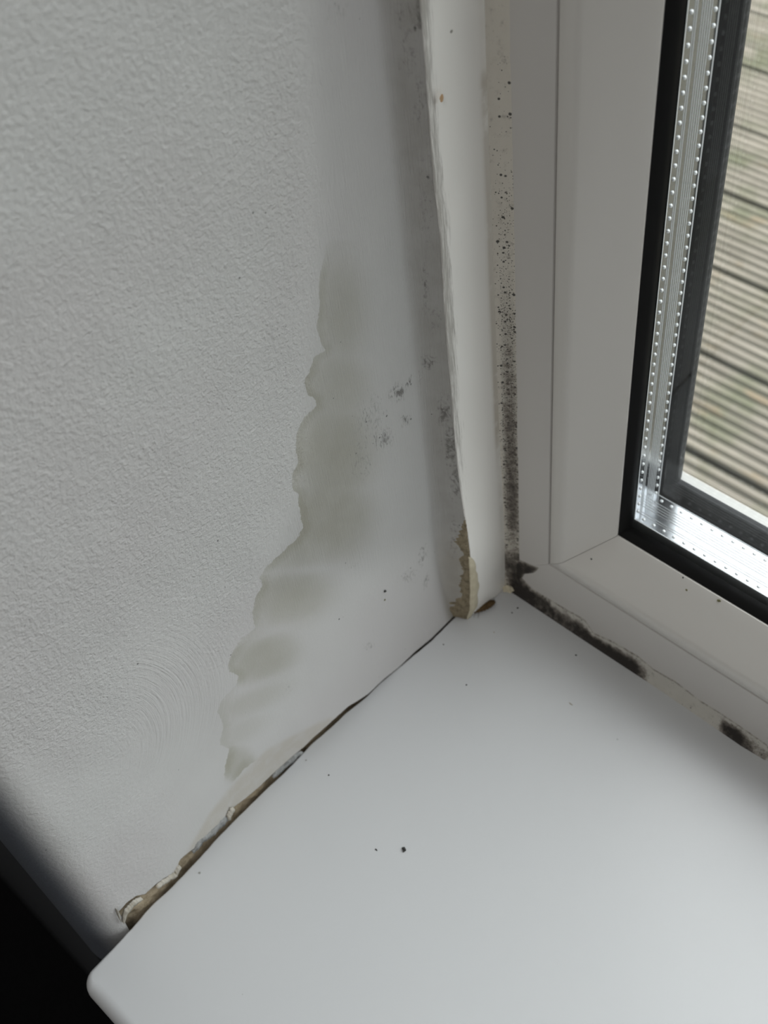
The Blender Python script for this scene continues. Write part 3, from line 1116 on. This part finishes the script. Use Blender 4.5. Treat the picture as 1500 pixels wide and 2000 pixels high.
def bit(name, label, cat, px, py, r_px, mat, plane=2, off=0.0, seed=1, n=1, squash=(1, 1, .6), spread=0.0, group=None, rough=.5):
    base_ = at(px, py, plane, off)
    rmm = r_px / 7.0
    Vv, Ff = [], []
    rr_ = random.Random(seed)
    for i in range(n):
        c = [0, 0, 0]
        for k in range(3):
            if k != plane:
                c[k] = base_[k] + (rr_.uniform(-1, 1) * spread if i else 0)
            else:
                c[k] = base_[k]
        sgn = -1 if plane == 1 else 1
        c[plane] += sgn * rmm * 0.35
        sq = [squash[0], squash[1], squash[2]]
        if plane == 0:
            sq = [squash[2], squash[0], squash[1]]
        if plane == 1:
            sq = [squash[0], squash[2], squash[1]]
        lump(Vv, Ff, c, rmm * (1 if i == 0 else rr_.uniform(.35, .7)), seed + i, 2 if r_px > 4 else 1, sq, rough, 1.6)
    o = mesh_obj(name, Vv, Ff, mat, origin=(float(base_[0]), float(base_[1]), float(base_[2])))
    return thing(o, label, cat, group)


bit('crumb', 'largest black crumb out on the open lower sill', 'crumb', 789, 1659, 4.2, M_BLACK, seed=11, n=5, spread=0.55, rough=.9)
bit('crumb', 'small black speck just left of the largest black crumb on the sill', 'crumb', 735, 1660, 2.2, M_BLACK, seed=12, squash=(1.6, .7, .6))
bit('plaster_lump', 'cream lump of plaster wedged in the inner corner behind the trim', 'plaster lump', 992, 1150, 13, M_CAULK, seed=13, squash=(1.2, 1.0, .55), off=0.3)
bit('plaster_lump', 'tiny white plaster grain sitting in the dark gap between wall and sill', 'plaster lump', 583, 1471, 4, M_FLAKE, seed=14, off=0.2)
bit('crumb', 'black fleck stuck on the smooth wall above the sill, larger of a pair', 'crumb', 751, 1154, 3.4, M_BLACK, plane=0, off=0.15, seed=15, n=3, spread=.35)
bit('crumb', 'olive fleck stuck on the wall just beneath a larger black fleck', 'crumb', 751, 1171, 2.4, M_GREEN, plane=0, off=0.15, seed=16)
bit('crumb', 'tiny dark speck on the wall below the stain near the pair of flecks', 'crumb', 662, 1209, 1.7, M_BLACK, plane=0, off=0.2, seed=17)
bit('crumb', 'dark round speck on the sill below the torn gap of the wall', 'crumb', 642, 1514, 1.9, M_BLACK, seed=18)
bit('crumb', 'grey speck on the sill close under the dark gap', 'crumb', 598, 1485, 1.9, M_GREYBIT, seed=19)
bit('crumb', 'dark grey speck on the sill right of the bowed wall edge', 'crumb', 911, 1338, 1.9, M_BLACK, seed=20)
bit('crumb', 'dark speck on the sill near the mouldy sealant bead', 'crumb', 1125, 1280, 2.2, M_BLACK, seed=21, squash=(1.2, .8, .6))
bit('fibre', 'pale curved fibre lying on the middle of the sill', 'fibre', 1115, 1375, 2.3, M_FLAKE, seed=22, squash=(2.6, .6, .4), rough=.3)
bit('crumb', 'black speck on the sill nearest the inner corner', 'crumb', 1011, 1188, 2.3, M_BLACK, seed=23)
bit('crumb', 'dark speck on the sill just left of the corner speck', 'crumb', 1000, 1197, 1.8, M_BLACK, seed=24)
bit('crumb', 'tan grain on the sill in front of the brown husk', 'crumb', 965, 1235, 2.0, M_FLAKE, seed=25)
bit('crumb', 'dark speck on the sill by the wall foot below the brown husk', 'crumb', 866, 1259, 1.9, M_BLACK, seed=26)
bit('crumb', 'olive speck on the sill near its torn left edge', 'crumb', 390, 1705, 2.4, M_GREYBIT, seed=27, squash=(1.2, 1, .5))
bit('crumb', 'dark grain on the sill edge at the top end of the dark gap', 'crumb', 731, 1339, 3.0, M_BLACK, seed=28, squash=(1.6, .8, .6))


def on_bead(px, py, r_px, mat, label, cat, seed, squash=(1, .6, 1)):
    # on the sloping lower bead: z - 30 = y - .5
    dd = ray(px, py)
    n_ = np.array([0, -1, 1.0])
    d0 = 29.65
    t = (d0 - n_ @ CAM) / (n_ @ dd)
    p = CAM + t * dd
    Vv, Ff = [], []
    lump(Vv, Ff, p, r_px / 6.2, seed, 2, squash, .5, 1.6)
    return thing(mesh_obj(cat.replace(' ', '_'), Vv, Ff, mat, origin=tuple(float(c) for c in p)), label, cat)


on_bead(1341, 1153, 2.6, M_GREEN, 'round olive grime spot on the sloping lower window bead', 'grime spot', 31)
on_bead(1404, 1174, 3.6, M_GREEN, 'larger smeared olive grime spot on the sloping lower window bead', 'grime spot', 32, (1.0, .6, 1.3))
on_bead(1334, 1129, 1.6, M_BLACK, 'short black hair on the lower bead beside the black gasket', 'hair', 33, (1, .8, 1.9))
on_bead(1155, 1092, 2.0, M_BLACK, 'black speck on the lower window bead near the mitred corner', 'speck', 34)
bit('paint_chip', 'orange brown chip on the upper part of the white trim', 'paint chip', 861, 191, 5.0, M_CHIP, plane=0, off=7.75, seed=35, squash=(.8, 1.2, .25))

# ------------------------------------------------------------------ decking outside
Vd, Fd, gv = [], [], []  # planks with moulded ribs
DZ = -750.0
PLANK, GAPW, NRIB = 143.0, 6.0, 9
y0 = 103.0
xa, xb = -2600.0, 2600.0
for p in range(26):
    ys0 = y0 + p * (PLANK + GAPW)
    pts = [(ys0, -22, 1.0), (ys0, -3, 1.0)]
    rib = PLANK / NRIB
    for k in range(NRIB):
        for u, hgt, g_ in ((0.06, -1.5, .7), (0.20, 0, 0), (0.62, 0, 0), (0.76, -2.0, .7), (0.92, -4.5, 1.0)):
            pts.append((ys0 + rib * (k + u), hgt, g_))
    pts += [(ys0 + PLANK, -3, 1.0), (ys0 + PLANK, -22, 1.0)]
    b = len(Vd)
    dz = random.uniform(-1, 1)
    for x in (xa, xb):
        for y, z, g_ in pts:
            Vd.append((x, y, DZ + z + dz))
            gv.append(g_)
    n = len(pts)
    for k in range(n - 1):
        Fd.append((b + k, b + k + 1, b + n + k + 1, b + n + k))
deck = structure(mesh_obj('deck_floor', Vd, Fd, M_DECK, attrs=dict(groove=gv)))
Vg, Fg = [], []
box_geo(Vg, Fg, -6000, 6000, 76, 9000, -900, -830)
structure(mesh_obj('ground', Vg, Fg, make_flat('dark_soil', (0.05, 0.05, 0.04), 0.9)))
